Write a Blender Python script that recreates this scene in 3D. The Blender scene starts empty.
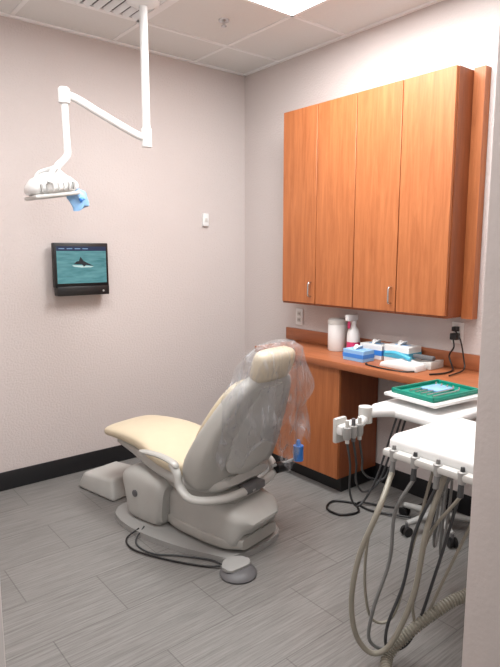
import bpy, bmesh, math, random
from mathutils import Vector, Matrix, noise
random.seed(3)
S=bpy.context.scene
COL=bpy.context.collection

# ---------------------------------------------------------------- materials
def srgb(r,g,b):
    def f(c):
        c/=255.0
        return c/12.92 if c<=.04045 else ((c+.055)/1.055)**2.4
    return (f(r),f(g),f(b),1)
def mat(name,col,rough=.5,metal=0,bump=None,var=None,emit=None,coat=0,spec=None,trans=0):
    m=bpy.data.materials.new(name); m.use_nodes=True
    nt=m.node_tree; N=nt.nodes; L=nt.links
    b=N['Principled BSDF']
    b.inputs['Base Color'].default_value=srgb(*col)
    b.inputs['Roughness'].default_value=rough
    b.inputs['Metallic'].default_value=metal
    b.inputs['Coat Weight'].default_value=coat
    if spec is not None: b.inputs['Specular IOR Level'].default_value=spec
    if trans: b.inputs['Transmission Weight'].default_value=trans
    tc=N.new('ShaderNodeTexCoord')
    vs,va=var if var else (18,.05)
    n=N.new('ShaderNodeTexNoise'); n.inputs['Scale'].default_value=vs; n.inputs['Detail'].default_value=4
    L.new(tc.outputs['Object'],n.inputs['Vector'])
    mx=N.new('ShaderNodeMix'); mx.data_type='RGBA'
    c=srgb(*col)
    mx.inputs['A'].default_value=(c[0]*(1-va),c[1]*(1-va),c[2]*(1-va),1)
    mx.inputs['B'].default_value=(min(1,c[0]*(1+va)),min(1,c[1]*(1+va)),min(1,c[2]*(1+va)),1)
    L.new(n.outputs['Fac'],mx.inputs['Factor']); L.new(mx.outputs['Result'],b.inputs['Base Color'])
    if bump:
        n2=N.new('ShaderNodeTexNoise'); n2.inputs['Scale'].default_value=bump[0]; n2.inputs['Detail'].default_value=3
        L.new(tc.outputs['Object'],n2.inputs['Vector'])
        bp=N.new('ShaderNodeBump'); bp.inputs['Strength'].default_value=bump[1]; bp.inputs['Distance'].default_value=bump[2]
        L.new(n2.outputs['Fac'],bp.inputs['Height']); L.new(bp.outputs['Normal'],b.inputs['Normal'])
    if emit:
        b.inputs['Emission Color'].default_value=srgb(*emit[0]); b.inputs['Emission Strength'].default_value=emit[1]
    return m
def woodmat(name,c1,c2,scale,rough=.46):
    m=bpy.data.materials.new(name); m.use_nodes=True
    nt=m.node_tree; N=nt.nodes; L=nt.links; b=N['Principled BSDF']
    tc=N.new('ShaderNodeTexCoord'); mp=N.new('ShaderNodeMapping'); mp.inputs['Scale'].default_value=scale
    L.new(tc.outputs['Object'],mp.inputs['Vector'])
    n=N.new('ShaderNodeTexNoise'); n.inputs['Scale'].default_value=3; n.inputs['Detail'].default_value=9; n.inputs['Roughness'].default_value=.72; n.inputs['Distortion'].default_value=.8
    L.new(mp.outputs[0],n.inputs['Vector'])
    r=N.new('ShaderNodeValToRGB'); r.color_ramp.elements[0].position=.28; r.color_ramp.elements[1].position=.7
    r.color_ramp.elements[0].color=srgb(*c1); r.color_ramp.elements[1].color=srgb(*c2)
    L.new(n.outputs['Fac'],r.inputs['Fac']); L.new(r.outputs['Color'],b.inputs['Base Color'])
    b.inputs['Roughness'].default_value=rough
    return m

M={}
M['wall']=mat('wall_paint',(202,193,190),.8,bump=(85,.6,.006),var=(3,.02))
M['trimwhite']=mat('jamb_paint',(203,194,190),.7,bump=(90,.3,.003))
M['ceil']=mat('ceiling_tile',(222,223,221),.9,bump=(300,.5,.003),var=(220,.08))
M['grid']=mat('grid_metal',(236,237,237),.5)
M['base']=mat('baseboard_rubber',(22,22,25),.45)
M['white']=mat('white_enamel',(226,227,226),.35)
M['offwhite']=mat('offwhite_plastic',(202,202,198),.4)
M['cbase']=mat('chair_base_plastic',(186,186,182),.4)
M['grey']=mat('grey_plastic',(160,160,158),.42)
M['dgrey']=mat('dark_grey_plastic',(98,98,100),.45)
M['black']=mat('black_plastic',(16,16,18),.4)
M['chrome']=mat('chrome',(200,200,200),.22,metal=1)
M['vinyl']=mat('cream_vinyl',(205,192,166),.38,bump=(240,.08,.001))
M['shell']=mat('chair_shell',(172,171,166),.33)
M['hose']=mat('beige_hose',(146,142,130),.4)
M['hoseg']=mat('grey_hose',(120,121,120),.4)
M['hosed']=mat('dark_hose',(60,62,64),.45)
M['blue']=mat('blue_film',(60,130,215),.3)
M['lblue']=mat('light_blue_film',(140,185,228),.3)
M['green']=mat('green_tray',(20,140,120),.35)
M['teal']=mat('teal_plastic',(70,165,195),.35)
M['red']=mat('pink_label',(205,60,110),.4)
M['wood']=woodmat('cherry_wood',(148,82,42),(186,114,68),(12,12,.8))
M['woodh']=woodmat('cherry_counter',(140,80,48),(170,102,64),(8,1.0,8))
M['wood_shade']=woodmat('cherry_shaded_side',(118,60,32),(146,82,46),(12,12,.8))  # same cherry, darkened: shade of the side faces put into the colour

def floormat():
    m=bpy.data.materials.new('floor_plank_tile'); m.use_nodes=True
    nt=m.node_tree; N=nt.nodes; L=nt.links; b=N['Principled BSDF']
    tc=N.new('ShaderNodeTexCoord')
    mp=N.new('ShaderNodeMapping'); mp.inputs['Scale'].default_value=(2.4,75,1)
    L.new(tc.outputs['Object'],mp.inputs['Vector'])
    n=N.new('ShaderNodeTexNoise'); n.inputs['Scale'].default_value=1.6; n.inputs['Detail'].default_value=6; n.inputs['Roughness'].default_value=.75
    L.new(mp.outputs[0],n.inputs['Vector'])
    r=N.new('ShaderNodeValToRGB'); r.color_ramp.elements[0].position=.30; r.color_ramp.elements[1].position=.72
    r.color_ramp.elements[0].color=srgb(100,98,96); r.color_ramp.elements[1].color=srgb(148,146,143)
    L.new(n.outputs['Fac'],r.inputs['Fac'])
    br=N.new('ShaderNodeTexBrick'); br.inputs['Scale'].default_value=1; br.inputs['Brick Width'].default_value=.61; br.inputs['Row Height'].default_value=.305
    br.inputs['Mortar Size'].default_value=.0022; br.inputs['Color1'].default_value=(1,1,1,1); br.inputs['Color2'].default_value=(.92,.92,.92,1); br.inputs['Mortar'].default_value=(.6,.6,.6,1)
    L.new(tc.outputs['Object'],br.inputs['Vector'])
    mx=N.new('ShaderNodeMix'); mx.data_type='RGBA'; mx.blend_type='MULTIPLY'; mx.inputs['Factor'].default_value=1
    L.new(r.outputs['Color'],mx.inputs['A']); L.new(br.outputs['Color'],mx.inputs['B'])
    L.new(mx.outputs['Result'],b.inputs['Base Color'])
    b.inputs['Roughness'].default_value=.42
    bp=N.new('ShaderNodeBump'); bp.inputs['Strength'].default_value=.15; bp.inputs['Distance'].default_value=.002
    L.new(n.outputs['Fac'],bp.inputs['Height']); L.new(bp.outputs['Normal'],b.inputs['Normal'])
    return m
M['floor']=floormat()

def filmmat():
    m=bpy.data.materials.new('clear_plastic_film'); m.use_nodes=True
    nt=m.node_tree; N=nt.nodes; L=nt.links; b=N['Principled BSDF']; out=N['Material Output']
    b.inputs['Base Color'].default_value=(.50,.51,.54,1); b.inputs['Roughness'].default_value=.16
    b.inputs['Specular IOR Level'].default_value=.6
    tr=N.new('ShaderNodeBsdfTransparent'); mx=N.new('ShaderNodeMixShader')
    tc=N.new('ShaderNodeTexCoord'); mp=N.new('ShaderNodeMapping'); mp.inputs['Scale'].default_value=(1.8,1.8,.5); mp.inputs['Rotation'].default_value=(.3,.5,0)
    L.new(tc.outputs['Object'],mp.inputs['Vector'])
    n=N.new('ShaderNodeTexNoise'); n.inputs['Scale'].default_value=13; n.inputs['Detail'].default_value=4; n.inputs['Distortion'].default_value=1.6
    L.new(mp.outputs[0],n.inputs['Vector'])
    r=N.new('ShaderNodeMapRange'); r.inputs['From Min'].default_value=.48; r.inputs['From Max'].default_value=.70; r.inputs['To Min'].default_value=.17; r.inputs['To Max'].default_value=.5
    L.new(n.outputs['Fac'],r.inputs['Value'])
    L.new(r.outputs[0],mx.inputs[0]); L.new(tr.outputs[0],mx.inputs[1]); L.new(b.outputs[0],mx.inputs[2]); L.new(mx.outputs[0],out.inputs[0])
    bp=N.new('ShaderNodeBump'); bp.inputs['Strength'].default_value=.7; bp.inputs['Distance'].default_value=.012
    L.new(n.outputs['Fac'],bp.inputs['Height']); L.new(bp.outputs['Normal'],b.inputs['Normal'])
    return m
M['film']=filmmat()
def screenmat():
    m=bpy.data.materials.new('tv_picture'); m.use_nodes=True
    nt=m.node_tree; N=nt.nodes; L=nt.links; b=N['Principled BSDF']
    tc=N.new('ShaderNodeTexCoord'); mp=N.new('ShaderNodeMapping'); mp.inputs['Scale'].default_value=(5,1,30)
    L.new(tc.outputs['Object'],mp.inputs['Vector'])
    n=N.new('ShaderNodeTexNoise'); n.inputs['Scale'].default_value=2.2; n.inputs['Detail'].default_value=4
    L.new(mp.outputs[0],n.inputs['Vector'])
    r=N.new('ShaderNodeValToRGB'); r.color_ramp.elements[0].position=.2; r.color_ramp.elements[1].position=.85
    r.color_ramp.elements[0].color=srgb(45,118,125); r.color_ramp.elements[1].color=srgb(115,175,180)
    L.new(n.outputs['Fac'],r.inputs['Fac'])
    b.inputs['Base Color'].default_value=(.01,.01,.01,1); b.inputs['Roughness'].default_value=.2
    L.new(r.outputs['Color'],b.inputs['Emission Color']); b.inputs['Emission Strength'].default_value=.9
    return m
M['screen']=screenmat()
M['tvbar']=mat('tv_banner',(10,20,40),.3,emit=((20,45,80),.6))
M['tvtext']=mat('tv_banner_text',(90,120,150),.3,emit=((120,150,180),.5))
M['fin']=mat('tv_dark_shape',(8,20,28),.6)
M['foam']=mat('tv_splash',(150,175,175),.6,emit=((150,185,185),.4))
M['lamp']=mat('light_diffuser',(255,255,255),.5,emit=((255,255,255),6))

# ---------------------------------------------------------------- geometry helpers
def empty(name,loc=(0,0,0),rotz=0):
    e=bpy.data.objects.new(name,None); COL.objects.link(e); e.location=loc; e.rotation_euler=(0,0,rotz); e.empty_display_size=.1
    return e
def finish(bm,name,m,parent=None,smooth=False):
    bmesh.ops.recalc_face_normals(bm,faces=bm.faces[:])
    me=bpy.data.meshes.new(name); bm.to_mesh(me); bm.free()
    me.materials.append(m)
    o=bpy.data.objects.new(name,me); COL.objects.link(o)
    if smooth:
        for p in me.polygons: p.use_smooth=True
        try: me.set_sharp_from_angle(angle=math.radians(40))
        except Exception: pass
    if parent: o.parent=parent
    return o
def box(name,x0,x1,y0,y1,z0,z1,m,parent=None,bev=0,seg=2,xf=None):
    bm=bmesh.new(); bmesh.ops.create_cube(bm,size=1)
    for v in bm.verts:
        v.co=Vector(((x0+x1)/2+v.co.x*(x1-x0),(y0+y1)/2+v.co.y*(y1-y0),(z0+z1)/2+v.co.z*(z1-z0)))
    if bev: bmesh.ops.bevel(bm,geom=bm.edges[:],offset=bev,segments=seg,affect='EDGES',profile=.5)
    if xf: bm.transform(xf)
    return finish(bm,name,m,parent,bev>0)
def prism(name,poly,axis,a0,a1,m,parent=None,bev=0,seg=2):
    bm=bmesh.new(); rest=[i for i in range(3) if i!=axis]
    rings=[]
    for a in (a0,a1):
        ring=[]
        for p in poly:
            c=[0,0,0]; c[axis]=a; c[rest[0]]=p[0]; c[rest[1]]=p[1]; ring.append(bm.verts.new(c))
        rings.append(ring)
    n=len(poly)
    bm.faces.new(rings[0]); bm.faces.new(rings[1][::-1])
    for i in range(n): bm.faces.new((rings[0][i],rings[0][(i+1)%n],rings[1][(i+1)%n],rings[1][i]))
    if bev: bmesh.ops.bevel(bm,geom=bm.edges[:],offset=bev,segments=seg,affect='EDGES',profile=.5)
    return finish(bm,name,m,parent,bev>0)
def cr(pts,n=10):
    P=[Vector(p) for p in pts]; out=[]
    if len(P)==2: return [P[0].lerp(P[1],i/n) for i in range(n+1)]
    for i in range(len(P)-1):
        p0=P[i-1] if i>0 else P[i]*2-P[i+1]; p1=P[i]; p2=P[i+1]; p3=P[i+2] if i+2<len(P) else P[i+1]*2-P[i]
        for k in range(n):
            t=k/n
            out.append(.5*((2*p1)+(-p0+p2)*t+(2*p0-5*p1+4*p2-p3)*t*t+(-p0+3*p1-3*p2+p3)*t**3))
    out.append(P[-1]); return out
def tube(name,pts,r,m,parent=None,seg=12,n=10,smoothpath=True,ribs=0,flat=1.0,rfun=None):
    path=cr(pts,n) if smoothpath else [Vector(p) for p in pts]
    if ribs:
        d=[0]
        for i in range(1,len(path)): d.append(d[-1]+(path[i]-path[i-1]).length)
        Ltot=d[-1]; K=int(Ltot/ribs*4); new=[]; j=0
        for k in range(K+1):
            s=Ltot*k/K
            while j<len(d)-2 and d[j+1]<s: j+=1
            t=(s-d[j])/max(1e-9,d[j+1]-d[j]); new.append(path[j].lerp(path[j+1],t))
        path=new
    bm=bmesh.new(); rings=[]; up=None; K=len(path)
    for i,p in enumerate(path):
        t=(path[min(i+1,K-1)]-path[max(i-1,0)]).normalized()
        if up is None:
            a=Vector((0,0,1)) if abs(t.z)<.9 else Vector((1,0,0)); up=(a-t*a.dot(t)).normalized()
        else: up=(up-t*up.dot(t)).normalized()
        s=t.cross(up)
        rr=r
        if ribs: rr=r*(1.0+.12*(1 if i%4<2 else -1))
        if rfun: rr=r*rfun(i/(K-1))
        rings.append([bm.verts.new(p+up*math.cos(2*math.pi*j/seg)*rr*flat+s*math.sin(2*math.pi*j/seg)*rr) for j in range(seg)])
    for a,b in zip(rings,rings[1:]):
        for j in range(seg): bm.faces.new((a[j],a[(j+1)%seg],b[(j+1)%seg],b[j]))
    bm.faces.new(rings[0]); bm.faces.new(rings[-1][::-1])
    return finish(bm,name,m,parent,True)
def cyl(name,p0,p1,r,m,parent=None,seg=24,r2=None):
    p0=Vector(p0);p1=Vector(p1); r2=r if r2 is None else r2
    f=lambda t:1+(r2/r-1)*t
    return tube(name,[p0,p1],r,m,parent,seg,n=1,smoothpath=False,rfun=f)
def lathe(name,prof,c,m,parent=None,seg=28,xf=None):
    bm=bmesh.new(); rings=[]
    for r,z in prof: rings.append([bm.verts.new((c[0]+r*math.cos(2*math.pi*j/seg),c[1]+r*math.sin(2*math.pi*j/seg),c[2]+z)) for j in range(seg)])
    for a,b in zip(rings,rings[1:]):
        for j in range(seg): bm.faces.new((a[j],a[(j+1)%seg],b[(j+1)%seg],b[j]))
    bm.faces.new(rings[0]); bm.faces.new(rings[-1])
    if xf: bm.transform(xf)
    return finish(bm,name,m,parent,True)
def loft(name,st,m,parent=None,seg=36,e=3.0,sub=4,noisef=None,cap=True,curve=0):
    K=(len(st)-1)*sub
    def interp(col):
        return [v.x for v in cr([(s[col],0,0) for s in st],sub)]
    X=interp(0);Y=interp(1);Z=interp(2);W=interp(3);T=interp(4)
    bm=bmesh.new(); rings=[]
    for i in range(len(Y)):
        a=max(i-1,0); b=min(i+1,len(Y)-1)
        t=Vector((0,Y[b]-Y[a],Z[b]-Z[a])).normalized(); nrm=Vector((1,0,0)).cross(t)
        ring=[]
        for j in range(seg):
            th=2*math.pi*j/seg; c=math.cos(th); s=math.sin(th)
            dx=max(W[i],.001)*math.copysign(abs(c)**(2/e),c); dn=max(T[i],.001)*math.copysign(abs(s)**(2/e),s)
            dn+=curve*(abs(dx)/.26)**2
            p=Vector((X[i]+dx,Y[i],Z[i]))+nrm*dn
            if noisef: p=p+noisef(p,i/(len(Y)-1),th)
            ring.append(bm.verts.new(p))
        rings.append(ring)
    for a,b in zip(rings,rings[1:]):
        for j in range(seg): bm.faces.new((a[j],a[(j+1)%seg],b[(j+1)%seg],b[j]))
    if cap:
        bm.faces.new(rings[0])
        if cap!='top': bm.faces.new(rings[-1][::-1])
    return finish(bm,name,m,parent,True)

# ---------------------------------------------------------------- room shell
WX=-2.75; SY=-2.92; CH=2.74
box('floor',-4.2,.1,-4.6,.1,-.1,0,M['floor'])
box('wall_north',WX-.12,.12,0,.12,0,CH+.1,M['wall'])
box('wall_east',0,.12,-3.06,0,0,CH+.1,M['wall'])
box('wall_west',WX-.12,WX,-3.06,0,0,CH+.1,M['wall'])
JR=-1.765; JL=-2.674
ws=empty('wall_south')
box('wall_south_right',JR,0,SY-.13,SY,0,CH+.1,M['trimwhite'],ws,.004)
box('wall_south_left',WX,JL,SY-.13,SY,0,CH+.1,M['trimwhite'],ws,.004)
box('wall_south_header',JL,JR,SY-.13,SY,2.2,CH+.1,M['trimwhite'],ws)
ce=empty('ceiling')
box('ceiling_slab',WX,0,SY,0,CH,CH+.08,M['ceil'],ce)
gx=[-.46-.61*k for k in range(0,4)]; gy=[-.39-.61*k for k in range(0,5)]
for i,x in enumerate(gx): box('tbar_x%d'%i,x-.012,x+.012,SY,0,CH-.004,CH+.002,M['grid'],ce)
for i,y in enumerate(gy): box('tbar_y%d'%i,WX,0,y-.012,y+.012,CH-.005,CH+.001,M['grid'],ce)
box('wall_angle_n',WX,0,-.022,0,CH-.012,CH,M['grid'],ce)
box('wall_angle_e',-.022,0,SY,0,CH-.012,CH,M['grid'],ce)
box('baseboard_north',WX,0,-.012,0,0,.115,M['base'],None,.004)
box('baseboard_east',-.012,0,SY,-.013,0,.115,M['base'],None,.004)
box('baseboard_west',WX,WX+.012,SY,-.013,0,.115,M['base'],None,.004)

def panel(name,x0,x1,y0,y1,power):
    e=empty(name)
    box('frame_a',x0,x0+.02,y0,y1,CH-.012,CH-.003,M['grid'],e); box('frame_b',x1-.02,x1,y0,y1,CH-.012,CH-.003,M['grid'],e)
    box('frame_c',x0,x1,y0,y0+.02,CH-.012,CH-.003,M['grid'],e); box('frame_d',x0,x1,y1-.02,y1,CH-.012,CH-.003,M['grid'],e)
    box('diffuser',x0+.02,x1-.02,y0+.02,y1-.02,CH-.01,CH-.005,M['lamp'],e)
    l=bpy.data.lights.new('tube_light','AREA'); l.shape='RECTANGLE'; l.size=x1-x0-.06; l.size_y=y1-y0-.06; l.energy=power; l.color=(.99,.99,.985)
    o=bpy.data.objects.new('tube_light',l); COL.objects.link(o); o.location=((x0+x1)/2,(y0+y1)/2,CH-.02); o.parent=e
panel('ceiling_light_panel',-1.07,-.46,-2.22,-1.0,43)
panel('ceiling_light_panel.001',-2.29,-1.68,-2.22,-1.0,24)

v=empty('ceiling_air_vent'); vx0,vx1,vy0,vy1=-1.66,-1.09,-.98,-.41
for n_,a in enumerate([(vx0,vx0+.03,vy0,vy1),(vx1-.03,vx1,vy0,vy1),(vx0,vx1,vy0,vy0+.03),(vx0,vx1,vy1-.03,vy1)]):
    box('vent_frame%d'%n_,*a,CH-.016,CH-.003,M['grid'],v)
box('vent_back',vx0+.02,vx1-.02,vy0+.02,vy1-.02,CH-.006,CH-.002,M['dgrey'],v)
for k in range(9):
    x=vx0+.06+k*.056
    box('slat%d'%k,x-.016,x+.016,vy0+.03,vy1-.03,-.001,.001,M['grid'],v,xf=Matrix.Translation((x,0,CH-.018))@Matrix.Rotation(.6,4,'Y')@Matrix.Translation((-x,0,0)))
sp=empty('fire_sprinkler'); lathe('escutcheon',[(.032,0),(.03,-.008),(.012,-.012)],(-.72,-.71,CH),M['chrome'],sp)
lathe('head',[(.008,-.01),(.008,-.03),(.016,-.032),(.016,-.036),(.003,-.04)],(-.72,-.71,CH),M['chrome'],sp)

# ---------------------------------------------------------------- upper cabinets
uc=empty('wall_cabinet')
y0,y1,z0,z1=-1.88,-.65,1.105,2.32
box('carcass',-.178,-.003,y0,y1,z0,z1,M['wood_shade'],uc)
dw=(y1-y0)/4
for k in range(4):
    box('door_%d'%(k+1),-.20,-.18,y1-dw*(k+1)+.0025,y1-dw*k-.0025,z0,z1,M['wood'],uc,.002,1)
box('side_panel',-.18,-.003,y0-.003,y0+.016,z0,z1,M['wood_shade'],uc)
box('filler_strip',-.055,-.003,-1.945,-1.884,z0-.02,z1+.01,M['wood'],uc)
box('scribe_bottom',-.19,-.003,y0,y1,z0-.012,z0-.001,M['wood_shade'],uc)
for k,yy in enumerate((y1-dw+.035,y1-3*dw+.03)):
    tube('handle_%d'%(k+1),[(-.2,yy,z0+.045),(-.225,yy,z0+.05),(-.228,yy,z0+.09),(-.225,yy,z0+.13),(-.2,yy,z0+.135)],.0055,M['chrome'],uc)

# ---------------------------------------------------------------- counter + base cabinet
bc=empty('desk_counter')
CT=.81
box('countertop',-.40,-.003,-2.5,-.60,CT-.04,CT,M['woodh'],bc,.003)
box('trim_backsplash',-.022,-.003,-2.5,-.50,CT+.001,CT+.085,M['woodh'],None,.002)
box('base_carcass',-.352,-.014,-1.33,-.62,.10,CT-.04,M['wood_shade'],bc)
box('base_door_1',-.372,-.353,-1.33,-.98,.10,CT-.045,M['wood'],bc,.002,1)
box('base_door_2',-.372,-.353,-.975,-.62,.10,CT-.045,M['wood'],bc,.002,1)
box('toe_kick',-.31,-.014,-1.31,-.62,0,.10,M['black'],bc)
box('support_panel',-.34,-.014,-2.5,-2.48,0,CT-.04,M['wood_shade'],bc)

def outlet(name,y,z):
    e=empty(name); box('plate',-.008,-.001,y-.035,y+.035,z-.058,z+.058,M['white'],e,.003)
    for d in (-.022,.022): box('socket',-.011,-.008,y-.016,y+.016,z+d-.014,z+d+.014,M['offwhite'],e,.002); box('slot',-.0118,-.011,y-.008,y-.005,z+d-.006,z+d+.006,M['black'],e); box('slot',-.0118,-.011,y+.005,y+.008,z+d-.006,z+d+.006,M['black'],e)
    return e
outlet('power_outlet',-.62,.98)
e=outlet('power_outlet.001',-1.84,1.0)
box('plug',-.05,-.012,-1.86,-1.82,.965,1.0,M['black'],e,.004); box('plug_upper',-.045,-.012,-1.855,-1.825,1.01,1.035,M['black'],e,.004)
tube('cord',[(-.045,-1.84,.97),(-.07,-1.86,.93),(-.06,-1.83,.88),(-.08,-1.86,.835),(-.12,-1.89,.8175),(-.22,-1.90,.8165),(-.30,-1.87,.8165)],.0045,M['black'],e)
tube('cord_2',[(-.04,-1.84,1.02),(-.08,-1.90,.98),(-.07,-1.92,.88),(-.1,-1.94,.825),(-.25,-1.95,.8165)],.004,M['black'],e)

# ---------------------------------------------------------------- counter items
w=empty('wipes_canister'); lathe('tub',[(.056,0),(.06,.006),(.06,.165),(.057,.17)],(-.095,-1.06,CT),M['white'],w)
lathe('lid',[(.062,.17),(.062,.193),(.052,.203),(.018,.207)],(-.095,-1.06,CT),M['offwhite'],w)
s=empty('spray_bottle'); c=(-.11,-1.205,CT)
lathe('bottle',[(.036,0),(.040,.006),(.040,.12),(.034,.145),(.016,.17),(.014,.19)],c,M['white'],s)
lathe('label',[(.0406,.03),(.0406,.075)],c,M['red'],s)
lathe('collar',[(.018,.187),(.018,.205)],c,M['white'],s)
box('trigger_head',-.175,-.085,-1.22,-1.19,CT+.205,CT+.245,M['white'],s,.006)
box('trigger',-.158,-.149,-1.214,-1.196,CT+.16,CT+.205,M['red'],s,.003)
def carton(name,x0,x1,y0,y1,h,body,stripe):
    e=empty(name); z=CT
    box('carton',x0,x1,y0,y1,z,z+h,M[body],e,.002,1)
    box('band',x0-.001,x1+.001,y0-.001,y1+.001,z+h*.3,z+h*.65,M[stripe],e)
    xm,ym=(x0+x1)/2,(y0+y1)/2
    box('opening',xm-.02,xm+.02,ym-.04,ym+.04,z+h,z+h+.002,M['lblue'],e)
    loft('tissue',[(xm,ym,z+h,.03,.035),(xm,ym+.01,z+h+.012,.02,.02),(xm,ym,z+h+.02,.003,.004)],M['white'],e,16,2)
carton('glove_box',-.16,-.05,-1.46,-1.30,.085,'white','blue')
carton('glove_box.001',-.30,-.20,-1.44,-1.29,.065,'lblue','blue')
carton('face_mask_box',-.17,-.05,-1.65,-1.485,.10,'white','teal')
t=empty('curing_light_stand'); 
prism('stand_base',[(-1.79,CT),(-1.55,CT),(-1.56,CT+.025),(-1.66,CT+.05),(-1.78,CT+.035)],0,-.30,-.20,M['white'],t,.006)
tube('handpiece',[(-.25,-1.72,CT+.055),(-.25,-1.63,CT+.075),(-.25,-1.56,CT+.07)],.012,M['teal'],t)
tube('lead',[(-.30,-1.78,CT+.006),(-.345,-1.74,CT+.006),(-.36,-1.62,CT+.006),(-.34,-1.5,CT+.006),(-.315,-1.48,CT+.006)],.004,M['black'],t)
ph=empty('desk_phone')
prism('phone_body',[(-1.80,CT),(-1.665,CT),(-1.665,CT+.02),(-1.80,CT+.045)],0,-.18,-.06,M['offwhite'],ph,.004)
box('handset',-.17,-.135,-1.80,-1.675,CT+.045,CT+.07,M['dgrey'],ph,.008)

# ---------------------------------------------------------------- TV, sensor
tv=empty('wall_tv')
box('bracket',-1.42,-1.28,-.035,-.001,1.25,1.40,M['black'],tv)
box('body',-1.53,-1.18,-.075,-.035,1.215,1.487,M['black'],tv,.006)
box('lower_housing',-1.522,-1.188,-.095,-.03,1.165,1.222,M['black'],tv,.006)
box('screen',-1.514,-1.196,-.0765,-.0752,1.24,1.465,M['screen'],tv)
box('banner',-1.514,-1.196,-.078,-.0766,1.438,1.465,M['tvbar'],tv)
for k in range(4): box('banner_text%d'%k,-1.50+.05*k,-1.465+.05*k,-.0785,-.078,1.449,1.454,M['tvtext'],tv)
prism('picture_dolphin',[(-1.41,1.357),(-1.39,1.374),(-1.375,1.376),(-1.365,1.402),(-1.345,1.376),(-1.325,1.366),(-1.28,1.345),(-1.33,1.352),(-1.345,1.34),(-1.355,1.355)],1,-.0775,-.0766,M['fin'],tv)
prism('picture_splash',[(-1.42,1.352),(-1.36,1.349),(-1.28,1.343),(-1.30,1.337),(-1.36,1.336),(-1.41,1.342)],1,-.0772,-.0766,M['foam'],tv)
cyl('button',(-1.23,-.096,1.19),(-1.23,-.098,1.19),.006,M['grey'],tv)
ts=empty('wall_sensor'); box('plate',-.404,-.354,-.022,-.001,1.618,1.71,M['white'],ts,.005)
box('button',-.39,-.368,-.025,-.022,1.65,1.675,M['offwhite'],ts,.002)

# ---------------------------------------------------------------- overhead dental light
ol=empty('dental_operatory_light')
px,py=-1.231,-.70
lathe('ceiling_mount',[(.085,0),(.085,-.02),(.05,-.035),(.024,-.04)],(px,py,CH-.018),M['white'],ol)
cyl('pole',(px,py,2.01),(px,py,CH-.03),.021,M['white'],ol)
cyl('pole_sleeve',(px,py,1.985),(px,py,2.08),.027,M['white'],ol)
tube('arm_1',[(px,py,2.03),(-1.30,-.7,2.045),(-1.48,-.7,2.115),(-1.60,-.7,2.165),(-1.655,-.7,2.18)],.017,M['white'],ol,flat=1.2)
lathe('elbow',[(.02,-.05),(.028,-.045),(.028,.02),(.02,.027)],(-1.672,-.7,2.185),M['white'],ol)
cyl('drop_arm',(-1.672,-.7,2.15),(-1.668,-.7,1.93),.017,M['white'],ol)
tube('neck',[(-1.668,-.7,1.94),(-1.668,-.7,1.90),(-1.69,-.7,1.87),(-1.72,-.7,1.84),(-1.735,-.7,1.80)],.018,M['white'],ol)
R=Matrix.Translation((-1.752,-.70,1.735))@Matrix.Rotation(math.radians(-9),4,'Y')
def loftX(name,prof,m,par,xf):
    bm=bmesh.new(); rings=[]; seg=28
    for x,ry,zt,zb in prof:
        ring=[]
        for j in range(seg):
            th=2*math.pi*j/seg; c=math.cos(th); s_=math.sin(th)
            ring.append(bm.verts.new((x,ry*math.copysign(abs(c)**.8,c),(zt if s_>0 else zb)*abs(s_)**.8*(1 if s_>0 else -1))))
        rings.append(ring)
    for a,b in zip(rings,rings[1:]):
        for j in range(seg): bm.faces.new((a[j],a[(j+1)%seg],b[(j+1)%seg],b[j]))
    bm.faces.new(rings[0]); bm.faces.new(rings[-1][::-1]); bm.transform(xf)
    return finish(bm,name,m,par,True)
loftX('head_shell',[(-.125,.01,.005,.005),(-.118,.05,.025,.02),(-.09,.08,.052,.03),(-.03,.095,.075,.034),(.03,.095,.075,.034),(.08,.08,.05,.03),(.115,.05,.022,.018),(.125,.01,.005,.005)],M['white'],ol,R)
for k in range(7):
    box('cooling_fin%d'%k,-.085+.026*k,-.077+.026*k,-.096,-.07,-.016,.018,M['grey'],ol,xf=R)
box('reflector_lens',-.115,.105,-.085,.085,-.044,-.026,M['offwhite'],ol,.008,xf=R)
tube('yoke',[(-1.80,-.60,1.75),(-1.78,-.6,1.81),(-1.74,-.66,1.83),(-1.735,-.74,1.83),(-1.78,-.8,1.81),(-1.80,-.8,1.75)],.012,M['white'],ol)
tube('head_top_arm',[(-1.735,-.7,1.82),(-1.70,-.7,1.80),(-1.66,-.7,1.765),(-1.65,-.7,1.73)],.016,M['white'],ol)
tube('switch_handle',[(-1.65,-.7,1.73),(-1.63,-.72,1.70),(-1.615,-.74,1.68)],.014,M['blue'],ol)
def jitter(a): return lambda p,t,th: Vector((noise.noise(p*18)*a,noise.noise(p*18+Vector((9,3,1)))*a,noise.noise(p*18+Vector((2,7,5)))*a))
loft('blue_barrier_film',[(-1.645,-.70,1.765,.012,.02),(-1.64,-.705,1.73,.038,.03),(-1.625,-.71,1.69,.055,.03),(-1.615,-.72,1.645,.048,.012)],M['lblue'],ol,20,2.2,noisef=jitter(.03))

# ---------------------------------------------------------------- dental chair
ch=empty('dental_chair',(-1.20,-1.10,0),math.radians(11.6))
def outline(pts,n=8): return [(p.x,p.y) for p in cr([(a,b,0) for a,b in pts]+[(pts[0][0],pts[0][1],0)],n)][:-1]
prism('base_plate',outline([(-.20,-.38),(0,-.43),(.20,-.38),(.24,-.1),(.22,.25),(.15,.42),(-.05,.46),(-.22,.42),(-.29,.2),(-.27,-.1)]),2,0.0,.028,M['grey'],ch,.008)
loft('pump_cover',[(0,-.42,.12,.06,.05),(0,-.40,.13,.15,.09),(0,-.30,.14,.175,.112),(0,-.12,.15,.175,.125),(0,.05,.14,.155,.11),(0,.12,.13,.12,.09)],M['cbase'],ch,40,4.5)
loft('pump_cover_band',[(0,-.415,.07,.13,.03),(0,-.3,.07,.182,.035),(0,-.05,.07,.182,.035),(0,.08,.07,.155,.03)],M['shell'],ch,40,5)
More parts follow.
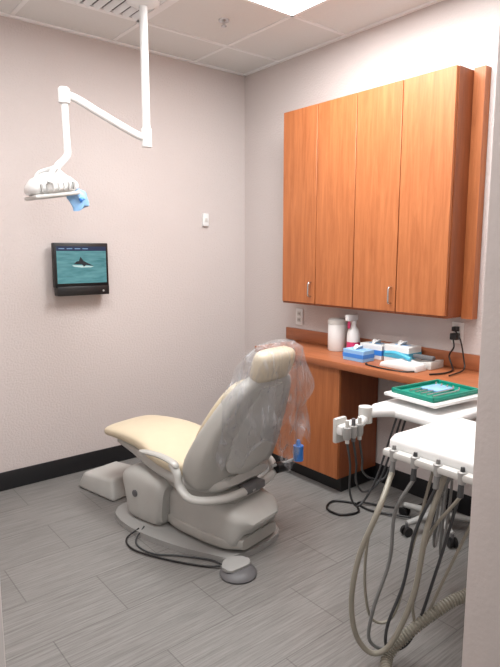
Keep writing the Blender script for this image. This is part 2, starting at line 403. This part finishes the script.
loft('lift_housing',[(-.07,.06,.15,.13,.11),(-.07,.10,.155,.15,.135),(-.07,.22,.16,.155,.145),(-.07,.32,.155,.15,.135),(-.07,.36,.145,.12,.11)],M['cbase'],ch,40,5)
cyl('housing_badge',(-.224,.24,.18),(-.231,.24,.18),.018,M['dgrey'],ch)
tube('lift_arm',[(0,-.2,.2),(0,.0,.26),(0,.15,.32)],.07,M['grey'],ch,flat=.8)
loft('lift_arm_cover',[(0,-.34,.26,.10,.02),(0,-.25,.27,.16,.05),(0,-.05,.285,.17,.06),(0,.15,.305,.15,.05),(0,.3,.32,.10,.03)],M['shell'],ch,32,4)
loft('seat_pan',[(0,-.34,.36,.15,.02),(0,-.28,.35,.22,.045),(0,-.1,.345,.24,.05),(0,.12,.355,.21,.05),(0,.34,.375,.16,.035),(0,.5,.385,.13,.02)],M['cbase'],ch,40,3.5)
loft('seat_cushion',[(0,-.26,.43,.20,.02),(0,-.24,.425,.235,.045),(0,-.15,.405,.245,.05),(0,0,.40,.24,.05),(0,.12,.415,.225,.05),(0,.24,.44,.205,.047),(0,.38,.445,.19,.042),(0,.50,.44,.18,.036),(0,.57,.432,.165,.03),(0,.595,.43,.12,.015)],M['vinyl'],ch,44,3.2)
loft('back_cushion',[(0,-.175,.44,.17,.02),(0,-.18,.48,.21,.04),(0,-.225,.58,.22,.045),(0,-.30,.71,.20,.04),(0,-.365,.81,.155,.035),(0,-.39,.84,.09,.015)],M['vinyl'],ch,40,3)
loft('back_shell',[(0,-.215,.315,.20,.03),(0,-.22,.355,.27,.08),(0,-.235,.43,.295,.10),(0,-.28,.53,.295,.088),(0,-.335,.64,.27,.072),(0,-.395,.75,.23,.06),(0,-.45,.84,.175,.045),(0,-.475,.88,.11,.02)],M['shell'],ch,64,3.4)
loft('back_ridge',[(0,-.325,.37,.03,.01),(0,-.347,.43,.16,.018),(0,-.370,.53,.17,.018),(0,-.405,.64,.15,.018),(0,-.452,.75,.12,.016),(0,-.49,.83,.07,.01)],M['cbase'],ch,40,3)
box('headrest_slide',-.03,.03,-.01,.01,-.11,.10,M['chrome'],ch,.003,xf=Matrix.Translation((0,-.485,.87))@Matrix.Rotation(math.radians(22),4,'X'))
loft('headrest',[(0,-.465,.85,.08,.01),(0,-.47,.87,.125,.04),(0,-.49,.93,.135,.05),(0,-.505,.98,.125,.045),(0,-.51,1.0,.08,.015)],M['vinyl'],ch,36,2.8)
for sgn,nm in ((-1,'left'),(1,'right')):
    x=sgn*.31
    tube('armrest_%s'%nm,[(x,.09,.47),(x,.0,.478),(x,-.08,.478),(x,-.15,.465),(x,-.175,.445)],.02,M['shell'],ch,flat=.55,rfun=lambda t:max(.35,1-(2*t-1)**8*.6))
    tube('arm_support_%s'%nm,[(x,-.14,.462),(x,-.17,.42),(x,-.19,.36),(x*.97,-.26,.315),(x*.6,-.34,.30),(0,-.36,.295)],.022,M['cbase'],ch,flat=.8)
cyl('pivot_knob_right',(.22,-.35,.33),(.28,-.37,.33),.028,M['black'],ch)
box('control_block',-.05,.09,-.38,-.32,.28,.32,M['dgrey'],ch,.008)
def crumple(p,t,th):
    a=.3+1.2*t
    d=Vector((noise.noise(p*6),noise.noise(p*6+Vector((5,1,8))),.4*noise.noise(p*7+Vector((3,3,3)))))*.045*a
    d+=Vector((noise.noise(Vector((p.x*22,p.y*22,p.z*6))),noise.noise(Vector((p.x*22,p.y*22,p.z*6))+Vector((5,1,8))),0))*.02
    if t>.8: d.z+=noise.noise(Vector((math.cos(th)*2,math.sin(th)*2,0)))*.16*(t-.8)/.2
    return d
loft('plastic_chair_cover',[(.01,-.515,1.02,.07,.01),(.01,-.51,1.01,.15,.05),(.015,-.50,.97,.185,.072),(.025,-.475,.90,.21,.09),(.035,-.45,.82,.24,.10),(.045,-.42,.73,.275,.11),(.06,-.385,.64,.31,.125),(.07,-.36,.56,.32,.135),(.075,-.345,.50,.32,.14)],M['film'],ch,110,2.5,sub=12,noisef=crumple,cap='top')
cyl('water_bottle',(.315,-.42,.36),(.315,-.42,.44),.026,M['blue'],ch); cyl('bottle_cap',(.315,-.42,.44),(.315,-.42,.47),.015,M['blue'],ch,r2=.008)
tube('bottle_bracket',[(.20,-.33,.34),(.27,-.38,.355),(.315,-.41,.37)],.008,M['grey'],ch)
jb=empty('floor_junction_box')
jm=Matrix.Translation((-1.345,-.37,0))@Matrix.Rotation(math.radians(11.6),4,'Z')
bm=bmesh.new(); vs=[]
for (x,y,z) in [(-.14,-.19,0),(.16,-.19,0),(.16,.17,0),(-.14,.17,0),(-.115,-.15,.12),(.135,-.15,.12),(.135,.13,.10),(-.115,.13,.10)]: vs.append(bm.verts.new((x,y,z)))
for f in [(0,1,2,3),(4,5,6,7),(0,1,5,4),(1,2,6,5),(2,3,7,6),(3,0,4,7)]: bm.faces.new([vs[i] for i in f])
bmesh.ops.bevel(bm,geom=bm.edges[:],offset=.02,segments=4,affect='EDGES',profile=.5); bm.transform(jm)
finish(bm,'cover',M['cbase'],jb,True)
fp=empty('foot_control_pedal'); fc=(-1.33,-1.61,0)
lathe('disc',[(.082,0),(.085,.008),(.078,.02),(.05,.032),(.02,.036)],fc,M['dgrey'],fp)
prism('pedal_top',outline([(-1.40,-1.58),(-1.36,-1.54),(-1.30,-1.54),(-1.26,-1.58),(-1.28,-1.63),(-1.38,-1.63)]),2,.03,.045,M['grey'],fp,.005)
inv=(Matrix.Translation((-1.20,-1.10,0))@Matrix.Rotation(math.radians(11.6),4,'Z')).inverted()
def LC(pts): return [inv@Vector(p) for p in pts]
tube('pedal_cord',LC([(-1.365,-1.523,.012),(-1.42,-1.47,.008),(-1.52,-1.32,.008),(-1.60,-1.14,.008),(-1.58,-1.02,.008),(-1.50,-1.0,.03)]),.0045,M['black'],ch)
tube('pedal_cord_2',LC([(-1.35,-1.522,.012),(-1.37,-1.44,.008),(-1.46,-1.32,.008),(-1.55,-1.22,.008),(-1.56,-1.08,.008),(-1.47,-1.0,.03)]),.004,M['hosed'],ch)

# ---------------------------------------------------------------- delivery cart
dc=empty('dental_delivery_cart')
bx,by=-.27,-1.93
lathe('hub',[(.05,.06),(.05,.10),(.03,.13)],(bx,by,0),M['grey'],dc)
for k in range(5):
    a=math.radians(20+72*k); ex=bx+.19*math.cos(a); ey=by+.19*math.sin(a)
    tube('leg_%d'%k,[(bx,by,.085),(ex,ey,.065)],.018,M['grey'],dc,n=2,rfun=lambda t:1.2-.4*t)
    t_=Vector((-math.sin(a),math.cos(a),0)); p=Vector((ex,ey,.025))
    cyl('caster_%da'%k,p-t_*.02,p-t_*.006,.025,M['black'],dc,20); cyl('caster_%db'%k,p+t_*.006,p+t_*.02,.025,M['black'],dc,20)
    cyl('caster_stem_%d'%k,(ex,ey,.03),(ex,ey,.07),.008,M['dgrey'],dc,12)
cyl('post',(bx,by,.1),(bx,by,.70),.022,M['offwhite'],dc)
tube('post_arm',[(bx,by,.69),(-.45,-2.0,.70),(-.62,-2.1,.71),(-.72,-2.17,.75)],.026,M['offwhite'],dc)
box('worktop',-.93,-.50,-2.34,-2.0,.765,.80,M['white'],dc,.014,4)
tr=Matrix.Translation((-.69,-2.15,0))@Matrix.Rotation(math.radians(-6),4,'Z')
box('tray_board',-.17,.17,-.14,.13,.825,.84,M['white'],dc,.006,xf=tr)
cyl('tray_stem',(-.71,-2.17,.79),(-.71,-2.17,.83),.04,M['offwhite'],dc)
tr=Matrix.Translation((0,0,.01))@tr
box('instrument_tray',-.15,.15,-.115,.105,.831,.836,M['green'],dc,.002,xf=tr)
for q in [(-.15,-.142,-.115,.105),(.142,.15,-.115,.105),(-.15,.15,-.115,-.107),(-.15,.15,.097,.105)]: box('tray_rim',*q,.836,.85,M['green'],dc,.002,xf=tr)
for k in range(5): tube('instrument_%d'%k,[tr@Vector((-.10,-.07+.03*k,.842)),tr@Vector((.06,-.065+.03*k,.842)),tr@Vector((.09,-.055+.03*k,.85))],.003,M['chrome'],dc,8)
box('gauze',-.02,.09,-.03,.06,.836,.845,M['lblue'],dc,.002,xf=tr)
box('head_arm',-.98,-.80,-2.44,-2.26,.70,.76,M['offwhite'],dc,.015)
prism('control_head',[(-1.20,.745),(-1.18,.72),(-.80,.72),(-.78,.745),(-.78,.79),(-1.17,.80),(-1.20,.785)],1,-2.68,-2.30,M['white'],dc,.012,3)
box('holder_bar',-1.235,-1.20,-2.66,-2.30,.732,.758,M['offwhite'],dc,.008)
for k in range(4):
    y=-2.34-.085*k
    tube('handpiece_%d'%k,[(-1.220,y,.775),(-1.222,y,.75),(-1.228,y,.68)],.009,M['hosed' if k%2 else 'hoseg'],dc,rfun=lambda t:.7+.4*t)
    lathe('holder_%d'%k,[(.012,-.03),(.015,-.015),(.015,.008),(.011,.010)],(-1.222,y,.752),M['grey'],dc,16)
tube('assistant_arm',[(-.90,-2.12,.785),(-.98,-2.08,.79),(-1.02,-2.05,.785)],.02,M['white'],dc)
tube('assistant_arm_2',[(-1.02,-2.05,.775),(-1.06,-2.06,.76),(-1.10,-2.06,.75)],.02,M['white'],dc)
cyl('arm_joint',(-1.02,-2.05,.75),(-1.02,-2.05,.815),.028,M['offwhite'],dc)
box('assistant_holder',-1.20,-1.09,-2.085,-2.035,.735,.775,M['white'],dc,.01)
box('assistant_holder_plate',-1.205,-1.14,-2.06,-2.04,.70,.80,M['offwhite'],dc,.008)
for k in range(3):
    x=-1.185+.036*k
    lathe('assistant_socket_%d'%k,[(.012,-.03),(.015,-.02),(.015,.016),(.011,.018)],(x,-2.098,.755),M['grey'],dc,16)
    tube('suction_tip_%d'%k,[(x,-2.098,.80),(x,-2.098,.76),(x,-2.10,.71)],.008,M['dgrey' if k%2 else 'offwhite'],dc)
    tube('assistant_hose_%d'%k,[(x,-2.10,.71),(x+.02,-2.10,.62),(x+.06,-2.07,.48+.04*k),(x+.14,-2.05,.40+.05*k),(x+.22,-2.07,.5),(x+.28,-2.12,.77)],.0045,M['hosed'],dc,10)
for k in range(3):
    tube('rear_hose_%d'%k,[(-.92+.04*k,-2.32,.77),(-.94+.04*k,-2.33,.55),(-.90+.05*k,-2.28,.33-.05*k),(-.78+.05*k,-2.22,.28-.06*k),(-.70+.05*k,-2.2,.45),(-.66,-2.2,.77)],.006,M['hoseg' if k else 'hosed'],dc,10)
def Hp(L,z,d=0): return (-1.67+.775*L+.632*d, -2.11-.632*L+.775*d, z)
tube('hose_long',[(-1.228,-2.34,.68),Hp(.425,.60),Hp(.363,.431),Hp(.341,.269),Hp(.362,.139),Hp(.42,.075),Hp(.485,.12),Hp(.551,.30),Hp(.584,.53),(-1.15,-2.5,.72)],.0095,M['hose'],dc)
tube('hose_b',[(-1.228,-2.425,.68),Hp(.49,.56,.05),Hp(.48,.38,.06),Hp(.43,.20,.06),Hp(.42,.08,.06),Hp(.49,.06,.06),Hp(.57,.24,.06),Hp(.61,.52,.06),(-1.1,-2.5,.72)],.0065,M['hoseg'],dc)
tube('hose_c',[(-1.228,-2.51,.68),Hp(.55,.50,.02),Hp(.52,.32,.02),Hp(.47,.16,.02),Hp(.48,.07,.03),Hp(.56,.10,.04),Hp(.64,.35,.05),(-1.05,-2.52,.72)],.0055,M['hosed'],dc)
tube('hose_d',[(-1.226,-2.345,.68),Hp(.42,.48,.1),Hp(.41,.27,.12),Hp(.44,.12,.12),Hp(.52,.14,.12),Hp(.58,.42,.12),(-1.05,-2.4,.72)],.0055,M['hose'],dc)
tube('hose_e',[(-1.228,-2.595,.68),Hp(.60,.48,.03),Hp(.56,.25,.04),Hp(.59,.14,.04),Hp(.66,.30,.05),(-1.0,-2.6,.72)],.0055,M['hose'],dc)
tube('suction_hose_ribbed',[(-.90,-2.50,.72),(-.85,-2.52,.45),(-.95,-2.55,.27),(-1.10,-2.50,.22),(-1.22,-2.44,.14),(-1.30,-2.40,.05),(-1.40,-2.50,.03)],.019,M['hose'],dc,ribs=.011)
tube('floor_cable',[(-.30,-1.80,.02),(-.38,-1.6,.008),(-.38,-1.48,.008),(-.45,-1.38,.008),(-.55,-1.42,.008),(-.55,-1.52,.008),(-.45,-1.56,.008),(-.36,-1.5,.016),(-.2,-1.7,.008),(-.03,-1.8,.1),(-.03,-1.8,.4)],.006,M['black'],dc)

# ---------------------------------------------------------------- world + camera
wd=bpy.data.worlds.new('world'); S.world=wd; wd.use_nodes=True
wd.node_tree.nodes['Background'].inputs[0].default_value=(1,.975,.955,1); wd.node_tree.nodes['Background'].inputs[1].default_value=.75
cam=bpy.data.cameras.new('camera'); cam.lens=564/667*36; cam.sensor_width=36; cam.clip_start=.02
co=bpy.data.objects.new('camera',cam); COL.objects.link(co); S.camera=co
p=math.radians(8.2); fwd=Vector((.632*math.cos(p),.775*math.cos(p),-math.sin(p)))
co.location=(-2.776,-3.466,1.43); co.rotation_euler=fwd.to_track_quat('-Z','Y').to_euler()
S.view_settings.view_transform='Standard'
